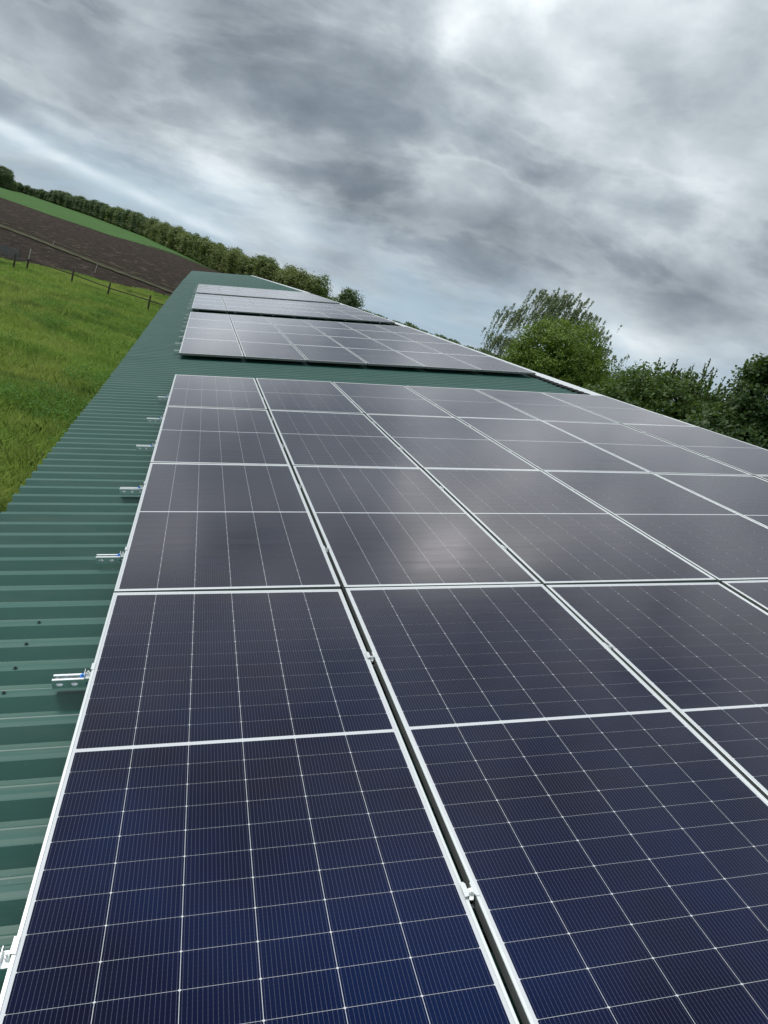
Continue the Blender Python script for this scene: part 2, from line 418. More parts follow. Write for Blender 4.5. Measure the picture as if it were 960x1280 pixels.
# ridge cap pieces
def cap_mesh(L):
    mb = MB(); t = .0015
    sec = [(-.30, -.006), (-.295, .001), (-.05, .002), (-.012, .004)]
    pts = [(W3(a, 0, h).x, W3(a, 0, h).z) for a, h in sec]
    pts += [(-x, z) for x, z in reversed(pts)]
    n = len(pts); vs = [(x, y, z+d) for d in (0, -t) for y in (0, L) for x, z in pts]
    fs = [(i, i+1, n+i+1, n+i) for i in range(n-1)] + [(2*n+i, 3*n+i, 3*n+i+1, 2*n+i+1) for i in range(n-1)]
    fs += [(0, n, 3*n, 2*n), (n-1, 3*n-1, 4*n-1, 2*n-1)]
    fs += [(i, 2*n+i, 2*n+i+1, i+1) for i in range(n-1)] + [(n+i, n+i+1, 3*n+i+1, 3*n+i) for i in range(n-1)]
    mb.add(vs, fs); return mb.mesh('ridge_cap', M_CAP)
capm = cap_mesh(2.03)
v = -6.1; k = 0
while v < V_END:
    ww = RIBTOP + wv(v) + (FARSTEP if v > FAR0-1 else 0)
    o = link(bpy.data.objects.new('ridge_cap', capm), barn)
    p = W3(U_RIDGE, v, ww + .003 + .002*(k % 2))
    child_world(o, Matrix.Translation(p) @ Matrix.Rotation((wv(v+2)-wv(v))/2, 4, 'X')); v += 2.0; k += 1
# dark foam closure showing under the cap edge
mb = MB()
for k in range(-30, 290):
    va = V0 + (k+30)*PITCH; wk = wv(va)
    for a, b_, top, st in ((-.040, .085, .004, 0), (.085, .146, -.010, .0)):
        j = random.uniform(-.012, .012) + (.0 if top > 0 else .02)
        mb.box((U_RIDGE-.400+j, va+a, wk+(RIBTOP-DEP+.001 if top < 0 else RIBTOP+.0005)), (U_RIDGE-.297, va+b_, wk+RIBTOP+top+.022))
    if va > 42: break
o = mb.obj('foam_closure', M_BLACK, barn); child_world(o, ROOF_M); o['kind'] = 'stuff'
# roof screws (one on every rib along the line of the eave purlin)
def screw(mb, u, v, z):
    n = 8
    for r0, r1, z0, z1 in ((.0085, .0085, 0, .002), (.0045, .004, .002, .007)):
        vs = [(u+r*math.cos(2*math.pi*i/n), v+r*math.sin(2*math.pi*i/n), z+zz_) for r, zz_ in ((r0, z0), (r1, z1)) for i in range(n)]
        mb.add(vs, [(i, (i+1) % n, n+(i+1) % n, n+i) for i in range(n)] + [tuple(range(n, 2*n))])
scm = MB(); screw(scm, 0, 0, 0); scm = scm.mesh('roof_screw', M_SCREW)
for k in range(26, 33):
    va = V0 + k*PITCH
    o = link(bpy.data.objects.new('roof_screw', scm), barn)
    child_world(o, ROOF_M @ Matrix.Translation((-.291+random.uniform(-.006, .006), va+.022+random.uniform(-.006, .006), RIBTOP+.0015)))
# walls below the roof
def wall_prism(name, pts, t):
    mb = MB(); n = len(pts)
    a = [Vector(p) for p in pts]; nrm = (a[1]-a[0]).cross(a[2]-a[0]).normalized()*t
    mb.add(a + [p+nrm for p in a], [tuple(range(n)), tuple(range(2*n-1, n-1, -1))] + [(i, n+i, n+(i+1) % n, (i+1) % n) for i in range(n)])
    o = mb.obj(name, M_WALL, barn); child_world(o, Matrix()); return o
def eave_pt(v, inset, dz_=0):
    u = ue(v)+inset; ww = RIBTOP-DEP-.03 + wv(v); return W3(u, v, ww)
for va, vb in ((-5.9, 8.48), (8.5, 18.98), (19, 29.98), (30, 41.98), (42, 103.8)):
    p, q = eave_pt(va, .32), eave_pt(vb, .32)
    wall_prism('side_wall', [(p.x, va, -4.2), (q.x, vb, -4.2), tuple(q), tuple(p)], .2)
    X = 2*U_RIDGE*CA
    wall_prism('side_wall', [(X-p.x, va, -4.2), (X-p.x, va, p.z), (X-q.x, vb, q.z), (X-q.x, vb, -4.2)], .2)
for vv in (-5.9, 103.6):
    p = eave_pt(vv, .55); r = W3(U_RIDGE, vv, RIBTOP-DEP-.05+wv(vv)); X = 2*U_RIDGE*CA
    wall_prism('gable_wall', [(p.x, vv, -4.2), (X-p.x, vv, -4.2), (X-p.x, vv, p.z), (r.x, vv, r.z), (p.x, vv, p.z)], .2 if vv < 0 else -.2)

# ------------------------------------------------------------------ solar panels
PW = 1.04826; PP = 2.298; GAPU = .020; GAPV = .020
W_, L_ = PW-GAPU, PP-GAPV; LIP = .0095; MARG = .009; FD = .035
def frame_mesh():
    mb = MB()
    def member(p0, p1, inward):     # mitred member: outer edge p0->p1
        p0 = Vector((*p0, 0)); p1 = Vector((*p1, 0)); d = (p1-p0).normalized(); n = Vector((*inward, 0))
        sec = [(0, -FD), (0, -.0012), (.0012, 0), (LIP-.001, 0), (LIP, -.001), (LIP, -.004), (.0018, -.004), (.0018, -FD+.002), (.028, -FD+.002), (.028, -FD)]
        m = len(sec)
        vs = [p0 + n*a + d*a + Vector((0, 0, h)) for a, h in sec] + [p1 + n*a - d*a + Vector((0, 0, h)) for a, h in sec]
        fs = [(i, m+i, m+(i+1) % m, (i+1) % m) for i in range(m)]
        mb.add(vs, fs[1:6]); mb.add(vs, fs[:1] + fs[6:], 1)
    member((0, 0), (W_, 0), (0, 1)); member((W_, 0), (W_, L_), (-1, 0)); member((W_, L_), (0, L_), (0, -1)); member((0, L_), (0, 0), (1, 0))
    me = mb.mesh('frame', [M_FRAME, M_SIDE_SHADE])
    bm = bmesh.new(); bm.from_mesh(me); bmesh.ops.recalc_face_normals(bm, faces=bm.faces); bm.to_mesh(me); bm.free()
    return me
NCU, NCV = 6, 24; GU = .0014; GV = .0011; MIDG = .017; VM = .015
cw = (W_ - 2*(LIP+MARG) - (NCU-1)*GU)/NCU
ch = (L_ - 2*(LIP+VM) - MIDG - (NCV-2)*GV)/NCV
def cell_xy(i, j):
    x = LIP+MARG + i*(cw+GU)
    y = LIP+VM + j*(ch+GV) + ((MIDG-GV) if j >= 12 else 0)
    return x, y
def cell_faces(x, y, c=.0030):
    pts = [(x+c, y), (x+cw-c, y), (x+cw, y+c*.8), (x+cw, y+ch-c*.8), (x+cw-c, y+ch), (x+c, y+ch), (x, y+ch-c*.8), (x, y+c*.8)]
    uv = [((px-x)/cw, (py-y)/ch) for px, py in pts]
    return pts, uv
def cells_mesh(cells, name, z=-.0022):
    mb = MB(); uvs = []
    for (x, y) in cells:
        pts, uv = cell_faces(x, y)
        mb.add([(a, b, z) for a, b in pts] , [tuple(range(8))]); uvs += uv
        mb.add([(a, b, z) for a, b in pts] + [(a, b, z-.0004) for a, b in pts], [(i, 8+i, 8+(i+1) % 8, (i+1) % 8) for i in range(8)]) if len(cells) == 1 else None
        if len(cells) == 1: uvs += [(.5, .5)]*32
    me = mb.mesh(name, M_CELL)
    ul = me.uv_layers.new(name='UVMap')
    flat = np.array(uvs, dtype=np.float32).ravel(); ul.data.foreach_set('uv', flat)
    return me
ME_FRAME = frame_mesh()
mb = MB(); mb.box((LIP*.3, LIP*.3, -.0060), (W_-LIP*.3, L_-LIP*.3, -.0026)); ME_BACK = mb.mesh('backsheet', M_BACK)
ME_CELLS = cells_mesh([cell_xy(i, j) for j in range(NCV) for i in range(NCU)], 'cells')
ME_CELL = cells_mesh([(0, 0)], 'cell')
mb = MB(); mb.box((W_*.38, L_*.46, -.030), (W_*.62, L_*.50, -.007)); ME_JB = mb.mesh('junction_box', M_BLACK)
def panel(u, v, label, group, single=False, tilt=.0040):
    t = empty('solar_panel', W3(u, v, wv(v)))
    t.rotation_euler = ((wv(v+PP)-wv(v))/PP + random.uniform(-tilt, tilt)*.3, -ALPHA + random.uniform(-tilt, tilt), 0)
    meta(t, label, 'solar panel', group)
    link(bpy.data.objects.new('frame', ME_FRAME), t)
    link(bpy.data.objects.new('backsheet', ME_BACK), t)
    link(bpy.data.objects.new('junction_box', ME_JB), t)
    if single:
        for j in range(NCV):
            for i_ in range(NCU):
                c = link(bpy.data.objects.new('cell', ME_CELL), t); x, y = cell_xy(i_, j); c.location = (x, y, 0)
    else:
        c = link(bpy.data.objects.new('cells', ME_CELLS), t); c['kind'] = 'stuff'
    return t
COLN = ['leftmost', 'second from left', 'third from left', 'third from right', 'second from right', 'rightmost']
ROWN = ['closest row', 'second row', 'third row', 'farthest row']
for r in range(4):
    for c in range(6):
        panel(c*PW + GAPU/2, (r-1)*PP + GAPV/2, 'solar panel in the %s of the nearest block, %s' % (ROWN[r], COLN[c]),
              'solar panels of the nearest block', single=(r == 0 and c < 4) or (r == 1 and c < 5))
ORD = ['first', 'second', 'third', 'fourth', 'fifth', 'sixth', 'seventh']
BLOCKS = [(9.30, 4, 'second block'), (20.10, 4, 'third block'), (30.60, 5, 'farthest block')]
for v0, nr, bn in BLOCKS:
    for r in range(nr):
        for c in range(6):
            pos = 'closest' if r == 0 else ('farthest' if r == nr-1 else ORD[r])
            panel(c*PW + GAPU/2 - .03, v0 + r*PP, 'panel in the %s row of the %s, %s' % (pos, bn, COLN[c]),
                  'solar panels of the ' + bn, tilt=.0022)

# rails: slotted galvanised channels under the panels, with clamps
RH, RWd = .034, .041
ORD14 = ORD + ['eighth', 'ninth', 'tenth', 'eleventh', 'twelfth', 'thirteenth', 'fourteenth']
def channel(L, detail=True):
    mb = MB(); t = .0025; y0, y1 = -RWd/2, RWd/2; zt = 0; zb = -RH
    mb.box((0, y0, zb), (L, y1, zb+t))
    def wall(ya, yb):
        x = 0.0
        s = .5 if detail else 0
        if detail:   # slots 28 x 14 every 50 mm along the first stretch
            while x < s - 1e-6:
                a, b = x+.012, x+.038
                mb.box((x, ya, zb+t), (a, yb, zt)); mb.box((b, ya, zb+t), (x+.05, yb, zt))
                mb.box((a, ya, zb+t), (b, yb, zb+.010)); mb.box((a, ya, zt-.012), (b, yb, zt))
                for cx, sx in ((a, 1), (b, -1)):   # rounded slot ends
                    for zc, sz in ((zb+.010, 1), (zt-.012, -1)):
                        mb.add([(cx, ya, zc), (cx+sx*.006, ya, zc), (cx, ya, zc+sz*.006), (cx, yb, zc), (cx+sx*.006, yb, zc), (cx, yb, zc+sz*.006)],
                               [(0, 1, 2), (3, 5, 4), (1, 4, 5, 2)])
                x += .05
        mb.box((x, ya, zb+t), (L, yb, zt))
    wall(y0, y0+t); wall(y1-t, y1)
    mb.box((0, y0-.0004, -t), (L, y0+.0105, .0004), 1); mb.box((0, y1-.0105, -t), (L, y1+.0004, .0004), 1)
    mb.box((0, y0+.008, -.009), (L, y0+.0105, -t)); mb.box((0, y1-.0105, -.009), (L, y1-.008, -t))
    return mb.mesh('channel', [M_GALV, M_LIP])
RAIL_L = 6*PW + .18
ME_CH = channel(RAIL_L); ME_CH2 = channel(RAIL_L, False)
def end_clamp_mesh():
    mb = MB(); h = FD+.002
    mb.box((-.0035, -.022, 0), (-.0005, .022, h+.0035)); mb.box((-.0005, -.022, h+.0008), (.0085, .022, h+.0035))
    mb.box((-.026, -.022, 0), (-.0035, .022, .003)); mb.box((-.028, -.022, 0), (-.026, .022, .018))
    mb.tube((-.015, 0, .003), (-.015, 0, .012), .0065, .0065, 6); mb.tube((-.015, 0, .012), (-.015, 0, .020), .004, .004, 8)
    return mb.mesh('end_clamp', M_FRAME)
def mid_clamp_mesh():
    mb = MB(); h = FD+.002
    mb.box((-.019, -.022, h+.0008), (-.0085, .022, h+.0035)); mb.box((.0085, -.022, h+.0008), (.019, .022, h+.0035))
    mb.box((-.0085, -.018, h-.018), (-.0060, .018, h+.0035)); mb.box((.0060, -.018, h-.018), (.0085, .018, h+.0035))
    mb.box((-.0060, -.018, h-.018), (.0060, .018, h-.015)); mb.tube((0, 0, h-.015), (0, 0, h-.005), .0052, .0052, 8)
    mb.tube((0, 0, -.01), (0, 0, h-.018), .004, .004, 6)
    return mb.mesh('mid_clamp', M_FRAME)
ME_EC, ME_MC = end_clamp_mesh(), mid_clamp_mesh()
mb = MB(); mb.box((-.03, -.02, -.028), (.03, .02, -.0)); ME_FOOT = mb.mesh('rail_foot', M_GALV)
mb = MB(); mb.box((-.012, -.0095, -.008), (.010, .0095, .004)); mb.tube((-.001, 0, .004), (-.001, 0, .011), .007, .0055, 8); ME_NUT = mb.mesh('channel_nut', M_BLUE)
ZR = -FD-.002
def rail(u0, v, label, group, detail):
    t = empty('mounting_rail', W3(u0, v, ZR+wv(v))); t.rotation_euler = (0, -ALPHA, 0)
    meta(t, label, 'mounting rail', group)
    link(bpy.data.objects.new('channel', ME_CH if detail else ME_CH2), t)
    off = -u0 + GAPU/2 - (0 if detail else .03)
    o = link(bpy.data.objects.new('end_clamp', ME_EC), t); o.location = (off, 0, 0)
    for k in range(1, 6):
        o = link(bpy.data.objects.new('mid_clamp', ME_MC), t); o.location = (off - GAPU/2 + k*PW, 0, 0)
    o = link(bpy.data.objects.new('end_clamp', ME_EC), t); o.location = (off - GAPU + 6*PW, 0, 0); o.rotation_euler = (0, 0, math.pi)
    for k in range(6):
        o = link(bpy.data.objects.new('rail_foot', ME_FOOT), t); o.location = (.30 + k*1.15, 0, -RH+.004)
    if detail:
        o = link(bpy.data.objects.new('channel_nut', ME_NUT), t); o.location = (off-.032, 0, -.001)
    return t
NEAR_RAILS = [(-1.83, -.055), (-.655, -.126), (.530, -.134), (1.745, -.146), (2.965, -.146), (4.10, -.145), (5.33, -.118)]
NRL = ['closest, at the lower left corner', 'with a blue nut, second from the viewer', 'third from the viewer', 'fourth from the viewer', 'fifth from the viewer', 'sixth from the viewer', 'farthest, by the top corner of the block']
for (v, u0), nm in zip(NEAR_RAILS, NRL):
    rail(u0, v, 'slotted rail end left of the nearest block, ' + nm, 'rails under the nearest block', True)
for v0, nr, bn in BLOCKS:
    for k in range(2*nr):
        w_ = 'the closest rail' if k == 0 else ('the farthest rail' if k == 2*nr-1 else 'the %s rail from its near edge' % ORD14[k])
        rail(-.15 + random.uniform(-.03, .03), v0 + (k+.5)*PP/2 + random.uniform(-.04, .04), 'thin steel rail end left of the %s, %s' % (bn, w_), 'rails under the ' + bn, False)

# ------------------------------------------------------------------ fence and stakes in the meadow
def gz(x, y): return float(terrain(x, y))
FP = [(-14.9, 58.0), (-14.04, 62.9), (-13.95, 67.2), (-10.07, 65.4), (-6.97, 63.8), (-3.6, 62.9), (-.9, 62.2)]
fence = empty('paddock_fence', (FP[3][0], FP[3][1], gz(*FP[3])))
meta(fence, 'dark wooden post and rail fence between the meadow and the ploughed field', 'fence')
def inf(o): o.matrix_basis = Matrix.Translation(-fence.location)
for k, (x, y) in enumerate(FP):
    z = gz(x, y); h = 1.25 if k != 2 else 1.5; mb = MB(); lx = random.uniform(-.05, .05)
    mb.tube((x, y, z-.2), (x+lx, y, z+h), .075, .065, 8); inf(mb.obj('fence_post', M_WOOD, fence))
    if k == 2:
        mb = MB(); mb.tube((x+.03, y-.1, z+.9), (x+.06, y-.1, z+1.75), .05, .05, 6); o = mb.obj('pale_cap', M_PALEWOOD, fence); inf(o)
for k in range(len(FP)-1):
    (xa, ya), (xb, yb) = FP[k], FP[k+1]
    for hh, rad, nm, m_ in ((.82, .045, 'rail', M_WOOD), (.42, .008, 'wire', M_WOOD)):
        mb = MB(); mb.tube((xa, ya-.07, gz(xa, ya)+hh+random.uniform(-.03, .03)), (xb, yb-.07, gz(xb, yb)+hh+random.uniform(-.03, .03)), rad, rad, 6)
        inf(mb.obj(nm, m_, fence))
for (x, y, h, lb) in ((-11.83, 92.1, 1.0, 'short bleached wooden stake leaning at the edge of the ploughed field'), (-21.9, 121.5, .7, 'tiny pale stake on the grass verge across the ploughed field')):
    z = gz(x, y); mb = MB(); mb.tube((0, 0, -.2), (.12, 0, h), .05, .04, 8); mb.tube((.12, 0, h), (.13, 0, h+.05), .04, .015, 8)
    o = mb.obj('wooden_stake', M_PALEWOOD); o.location = (x, y, z+.1); meta(o, lb, 'stake')
# low netting beyond the fence corner
m_, n_, b_, o_ = mat('grey_green_netting')
b_.inputs['Base Color'].default_value = (.10, .14, .145, 1); b_.inputs['Roughness'].default_value = .8
net = empty('net_screen', (-18, 74, gz(-18, 74))); meta(net, 'low grey green netting stretched behind the fence corner', 'netting')
xs = [(-21.5, 76.5), (-18.7, 75.3), (-16.2, 74.5)]
for (x, y) in xs:
    mb = MB(); mb.tube((x, y, gz(x, y)-.1), (x, y, gz(x, y)+1.1), .03, .03, 6); o = mb.obj('net_post', M_WOOD, net); o.location = -net.location
for (xa, ya), (xb, yb) in zip(xs[:-1], xs[1:]):
    mb = MB(); n = 46
    for k in range(n+1):
        t = k/n; x = xa+(xb-xa)*t; y = ya+(yb-ya)*t; z = gz(x, y); mb.box((x-.008, y-.005, z+.02), (x+.008, y+.005, z+.95))
    for k in range(15):
        z = .04+k*.065; mb.tube((xa, ya-.004, gz(xa, ya)+z), (xb, yb-.004, gz(xb, yb)+z), .011, .011, 3, False)
    o = mb.obj('net', m_, net); o.location = -net.location

# ------------------------------------------------------------------ foliage
def leaf_quads(C, size, aspect=.55, nbias=None, axis=None, jit=1.0):
    n = len(C)
    nrm = RNG.normal(size=(n, 3))
    if nbias is not None: nrm = nrm*.7 + nbias
    nrm /= np.linalg.norm(nrm, axis=1)[:, None]+1e-9
    a = RNG.normal(size=(n, 3)) if axis is None else axis + RNG.normal(size=(n, 3))*.25*jit
    a -= (a*nrm).sum(1)[:, None]*nrm; a /= np.linalg.norm(a, axis=1)[:, None]+1e-9
    b = np.cross(nrm, a); s = np.asarray(size)[:, None]
    v = np.stack([C - a*s*.5, C + b*s*.5*aspect + a*s*.05, C + a*s*.5, C - b*s*.5*aspect + a*s*.05], 1).reshape(-1, 3)
    return v, np.arange(4*n).reshape(-1, 4)
def crown_points(lobes, nclump, per, sig, hollow=.55):
    vol = np.array([l[1][0]*l[1][1]*l[1][2] for l in lobes])**.67; vol /= vol.sum()
    pts = []; out = []
    for (c, r), p in zip(lobes, vol):
        k = max(3, int(nclump*p)); d = RNG.normal(size=(k, 3)); d /= np.linalg.norm(d, axis=1)[:, None]
        rad = hollow + (1-hollow)*RNG.random(k)**.6
        rad *= 1 + .10*np.sin(d[:, 0]*5+c[0])*np.sin(d[:, 1]*6+2)
        pts.append(np.array(c) + d*rad[:, None]*np.array(r)); out.append(d)
    cc = np.concatenate(pts); dd = np.concatenate(out)
    L = np.repeat(cc, per, 0) + RNG.normal(size=(len(cc)*per, 3))*sig*np.array([1, 1, .6]); D = np.repeat(dd, per, 0)
    return L, D, cc
def trunk_mesh(h, r, forks, limbs, m_, mbx=None):
    mb = MB(); p = Vector((0, 0, -.4)); top = Vector((0, 0, h)); seg = 5; last = p
    for k in range(1, seg+1):
        q = p.lerp(top, k/seg) + Vector((random.uniform(-.05, .05), random.uniform(-.05, .05), 0))*h*.12
        mb.tube(last, q, r*(1-.75*(k-1)/seg), r*(1-.75*k/seg), 8, False); last = q
    for e in limbs:
        e = Vector(e); st = Vector((0, 0, min(h*.9, max(h*.2, e.z*random.uniform(.35, .55)))))
        md = st.lerp(e, .5) + Vector((0, 0, .08*h)); r2 = r*.34
        mb.tube(st, md, r2, r2*.55, 6, False); mb.tube(md, e, r2*.55, r2*.12, 6, False)
    return mb.mesh('trunk', m_, True)
def tree_thing(name, loc, label, cat, crown_me, trunk_me, group=None, rz=0, s=1.0, sz=None):
    t = empty(name, loc, (0, 0, rz)); t.scale = (s, s, sz or s); meta(t, label, cat, group)
    link(bpy.data.objects.new('trunk', trunk_me), t); link(bpy.data.objects.new('crown', crown_me), t)
    return t

L_BRIGHT = leaf_mat('leaf_fresh_green', (.055, .115, .016), (.160, .240, .034), .35, .9)
L_DARK = leaf_mat('leaf_dark_green', (.022, .052, .016), (.062, .112, .028), .25, .8)
L_MID = leaf_mat('leaf_mid_green', (.032, .074, .016), (.090, .150, .032), .30, .8)
L_PALE = leaf_mat('leaf_grey_green', (.13, .17, .10), (.25, .29, .18), .25, .8)
L_FAR = leaf_mat('leaf_distant_wood', (.070, .115, .030), (.190, .225, .065), .2, .03)
L_FARDARK = leaf_mat('leaf_distant_dark', (.046, .088, .036), (.100, .150, .056), .2, .03)

# round bright tree behind the ridge
def make_round():
    lobes = [((0, 0, 5.0), (2.65, 2.6, 2.8)), ((-1.3, 0, 4.2), (1.5, 1.6, 1.9)), ((1.25, .2, 4.3), (1.5, 1.6, 2.0)), ((0, -.9, 4.4), (1.7, 1.5, 2.2)), ((0, 0, 3.2), (2.5, 2.4, 1.6))]
    L, D, cc = crown_points(lobes, 3000, 44, .17, .52)
    v, q = leaf_quads(L, RNG.uniform(.075, .145, len(L)), .7, D*.8+np.array([0, 0, .5]))
    limbs = [tuple(cc[i]*np.array([.85, .85, .92])) for i in RNG.integers(0, len(cc), 26)]
    return np_mesh('crown', v, q, L_BRIGHT), trunk_mesh(5.5, .22, 0, limbs, M_BARK)
cm, tm = make_round()
RT = (16.55, 29.0)
tree_thing('round_tree', (*RT, gz(*RT)), 'round fresh green tree standing in front of the drooping willow', 'tree', cm, tm)

# drooping tree behind it : strands of small leaves hanging from arching boughs
def make_weeping():
    tips = []; limbs = []
    main = [((-3.1, 0, 6.4), .8), ((-2.2, .4, 7.9), .8), ((-.9, 0, 9.3), 1.1), ((.1, .3, 9.7), 1.1), ((1.3, 0, 9.2), 1.0), ((2.4, .2, 8.5), 1.1), ((3.3, 0, 7.7), 1.0), ((4.0, .2, 6.4), .95), ((-1.3, -.5, 8.4), 1.0), ((.7, .6, 8.6), 1.1), ((2.0, -.5, 7.4), .9), ((4.3, .4, 4.9), .8), ((-2.5, -.4, 6.5), .8)]
    C = []; A = []; S = []; tw = MB()
    for (c, rad) in main:
        limbs.append((c[0]*.96, c[1], c[2]-.25))
        ns = int(50*rad)
        for _ in range(ns):
            d = RNG.normal(size=3)*np.array([.68, .62, .16])*rad
            top = np.array(c)+d; ln = RNG.uniform(.6, 1.9)*(.6+.4*rad)
            lean = np.array([-.20+RNG.normal()*.10, RNG.normal()*.12, -1.0]); k = int(ln*42)
            t = RNG.random(k)**1.5
            curve = np.outer(t**1.2*ln, lean); curve[:, 2] += .35*np.sin(t*2.2)*.5; top = top - d*np.array([.35, .35, 0])*0
            C.append(top + curve + RNG.normal(size=(k, 3))*.035); A.append(np.tile(lean, (k, 1))); S.append(RNG.uniform(.09, .16, k))
            if RNG.random() < .6:
                e = top + lean*ln*.8; tw.tube(tuple(top), tuple(e), .010, .004, 3, False)
    C = np.concatenate(C); A = np.concatenate(A); S = np.concatenate(S)
    v, q = leaf_quads(C, S, .38, None, A, 1.8)
    tme = trunk_mesh(8.0, .24, 0, limbs, M_BARK_PALE)
    return np_mesh('crown', v, q, L_PALE), tme, tw.mesh('twigs', M_BARK)
cm, tm, twm = make_weeping()
WT = (19.3, 36.4)
wt = tree_thing('weeping_willow', (*WT, gz(*WT)), 'tall grey green willow with thin drooping strands of leaves', 'tree', cm, tm, s=1.0)
link(bpy.data.objects.new('twigs', twm), wt)

def make_far_bush(lobes, n, per, sig, sz, m_, h, r):
    L, D, cc = crown_points(lobes, n, per, sig, .6)
    v, q = leaf_quads(L, RNG.uniform(sz*.7, sz*1.3, len(L)), .6, D*.7+np.array([0, 0, .4]))
    limbs = [tuple(cc[i]*.85) for i in RNG.integers(0, len(cc), 16)]
    return np_mesh('crown', v, q, m_), trunk_mesh(h, r, 0, limbs, M_BARK)
cm, tm = make_far_bush([((0, 0, 3.6), (2.6, 2.4, 2.3)), ((-2.0, 0, 3.4), (1.6, 1.6, 1.7)), ((2.2, 0, 2.9), (1.8, 1.6, 1.7))], 700, 26, .22, .17, L_MID, 3.4, .18)
tree_thing('background_tree', (32.0, 47.8, gz(32, 47.8)), 'pale hazy low tree between the round tree and the spiky shrub', 'tree', cm, tm, s=1.28)

# shrub with upright leafy shoots (walnut-like spikes)
def make_spiky():
    lobes = [((0, 0, 4.6), (2.3, 2.0, 1.75)), ((-1.9, 0, 4.0), (1.5, 1.5, 1.3)), ((1.9, .1, 4.5), (1.2, 1.4, 1.5)), ((0, 0, 3.0), (3.0, 2.4, 1.8))]
    L, D, cc = crown_points(lobes, 2000, 32, .15, .58)
    v, q = leaf_quads(L, RNG.uniform(.09, .18, len(L)), .5, D*.7+np.array([0, 0, .4]))
    C = []; A = []; S = []; st = MB()
    for _ in range(135):
        a = RNG.uniform(-2.6, 3.0); yy = RNG.uniform(-1.0, 1.0)
        zt = 5.6 - .18*(a-.2)**2 + RNG.uniform(-.3, .3)
        ln = RNG.uniform(.5, 1.25)*(1.3 if -.6 < a < 2.7 else .7)
        d = np.array([.10*a+RNG.normal()*.14, RNG.normal()*.2, 1.0]); d /= np.linalg.norm(d)
        b0 = np.array([a, yy, zt-.3]); st.tube(tuple(b0), tuple(b0+d*ln), .018, .006, 4, False)
        k = int(ln*60); t = RNG.random(k)
        side = RNG.normal(size=(k, 3))*np.array([1, 1, .2]); side /= np.linalg.norm(side, axis=1)[:, None]
        C.append(b0 + np.outer(t*ln*1.03, d) + side*.055*(1.15-t)[:, None]); A.append(side + d*1.1); S.append(RNG.uniform(.11, .19, k)*(1.15-.5*t))
    C = np.concatenate(C); A = np.concatenate(A); S = np.concatenate(S)
    v2, q2 = leaf_quads(C, S, .45, None, A)
    v = np.concatenate([v, v2]); q = np.concatenate([q, q2+len(v)-len(v2)])
    limbs = [tuple(cc[i]*.9) for i in RNG.integers(0, len(cc), 22)]
    return np_mesh('crown', v, q, L_MID), trunk_mesh(4.4, .16, 0, limbs, M_BARK), st.mesh('shoots', M_BARK)
cm, tm, sm = make_spiky()
SP = (17.5, 21.4)
sp = tree_thing('walnut_tree', (*SP, gz(*SP)-.15), 'bushy dark green tree with upright leafy shoots along its top', 'tree', cm, tm, s=1.09)
link(bpy.data.objects.new('shoots', sm), sp)
# broad dark tree at the right edge
def make_dark():
    lobes = [((0, 0, 6.1), (1.3, 1.5, 1.6)), ((-.9, 0, 4.6), (1.5, 1.6, 1.5)), ((.9, 0, 5.0), (1.8, 1.8, 1.9)), ((0, 0, 3.3), (2.6, 2.2, 1.8)), ((-1.9, -.2, 3.4), (1.2, 1.4, 1.2)), ((-.75, -.1, 7.15), (.42, .4, .5))]
    L, D, cc = crown_points(lobes, 2400, 40, .13, .55)
    v, q = leaf_quads(L, RNG.uniform(.075, .15, len(L)), .75, D*.9+np.array([0, 0, .5]))
    limbs = [tuple(cc[i]*.9) for i in RNG.integers(0, len(cc), 22)]
    return np_mesh('crown', v, q, L_DARK), trunk_mesh(5.8, .2, 0, limbs, M_BARK)
cm, tm = make_dark()
DT = (16.0, 14.6)
tree_thing('maple_tree', (*DT, gz(*DT)-.3), 'dark broad-leaved tree cut off by the right edge of the photo', 'tree', cm, tm, s=1.03)

# far wood edge : many individual trees
protos = []
for k in range(7):
    hh = 13.5; lob = [((0, 0, 8.4), (3.8, 3.8, 5.2)), ((0, 0, 3.2), (4.0, 4.0, 3.2))]
    for _ in range(6):
        a = random.uniform(0, 6.28); lob.append(((2.1*math.cos(a), 2.1*math.sin(a), random.uniform(4.2, 11.0)), (random.uniform(1.5, 2.4),)*2+(random.uniform(1.6, 2.6),)))
    L, D, cc = crown_points(lob, 420, 16, .6, .60)
    v, q = leaf_quads(L, RNG.uniform(.32, .70, len(L)), .75, D*.9+np.array([0, 0, .6]))
    protos.append((np_mesh('crown', v, q, L_FAR if k < 5 else L_FARDARK), trunk_mesh(9, .28, 0, [tuple(cc[i]*.8) for i in RNG.integers(0, len(cc), 6)], M_BARK)))
pl = [(r*math.sin(R(a)), r*math.cos(R(a))-3.16) for a, r in zip(TL_A, TL_R)]
pts = []
for (xa, ya), (xb, yb) in zip(pl[:-1], pl[1:]):
    d = math.hypot(xb-xa, yb-ya); n = max(1, int(d/7.4))
    for k in range(n): pts.append((xa+(xb-xa)*k/n, ya+(yb-ya)*k/n))
pts.append(pl[-1])
first = True
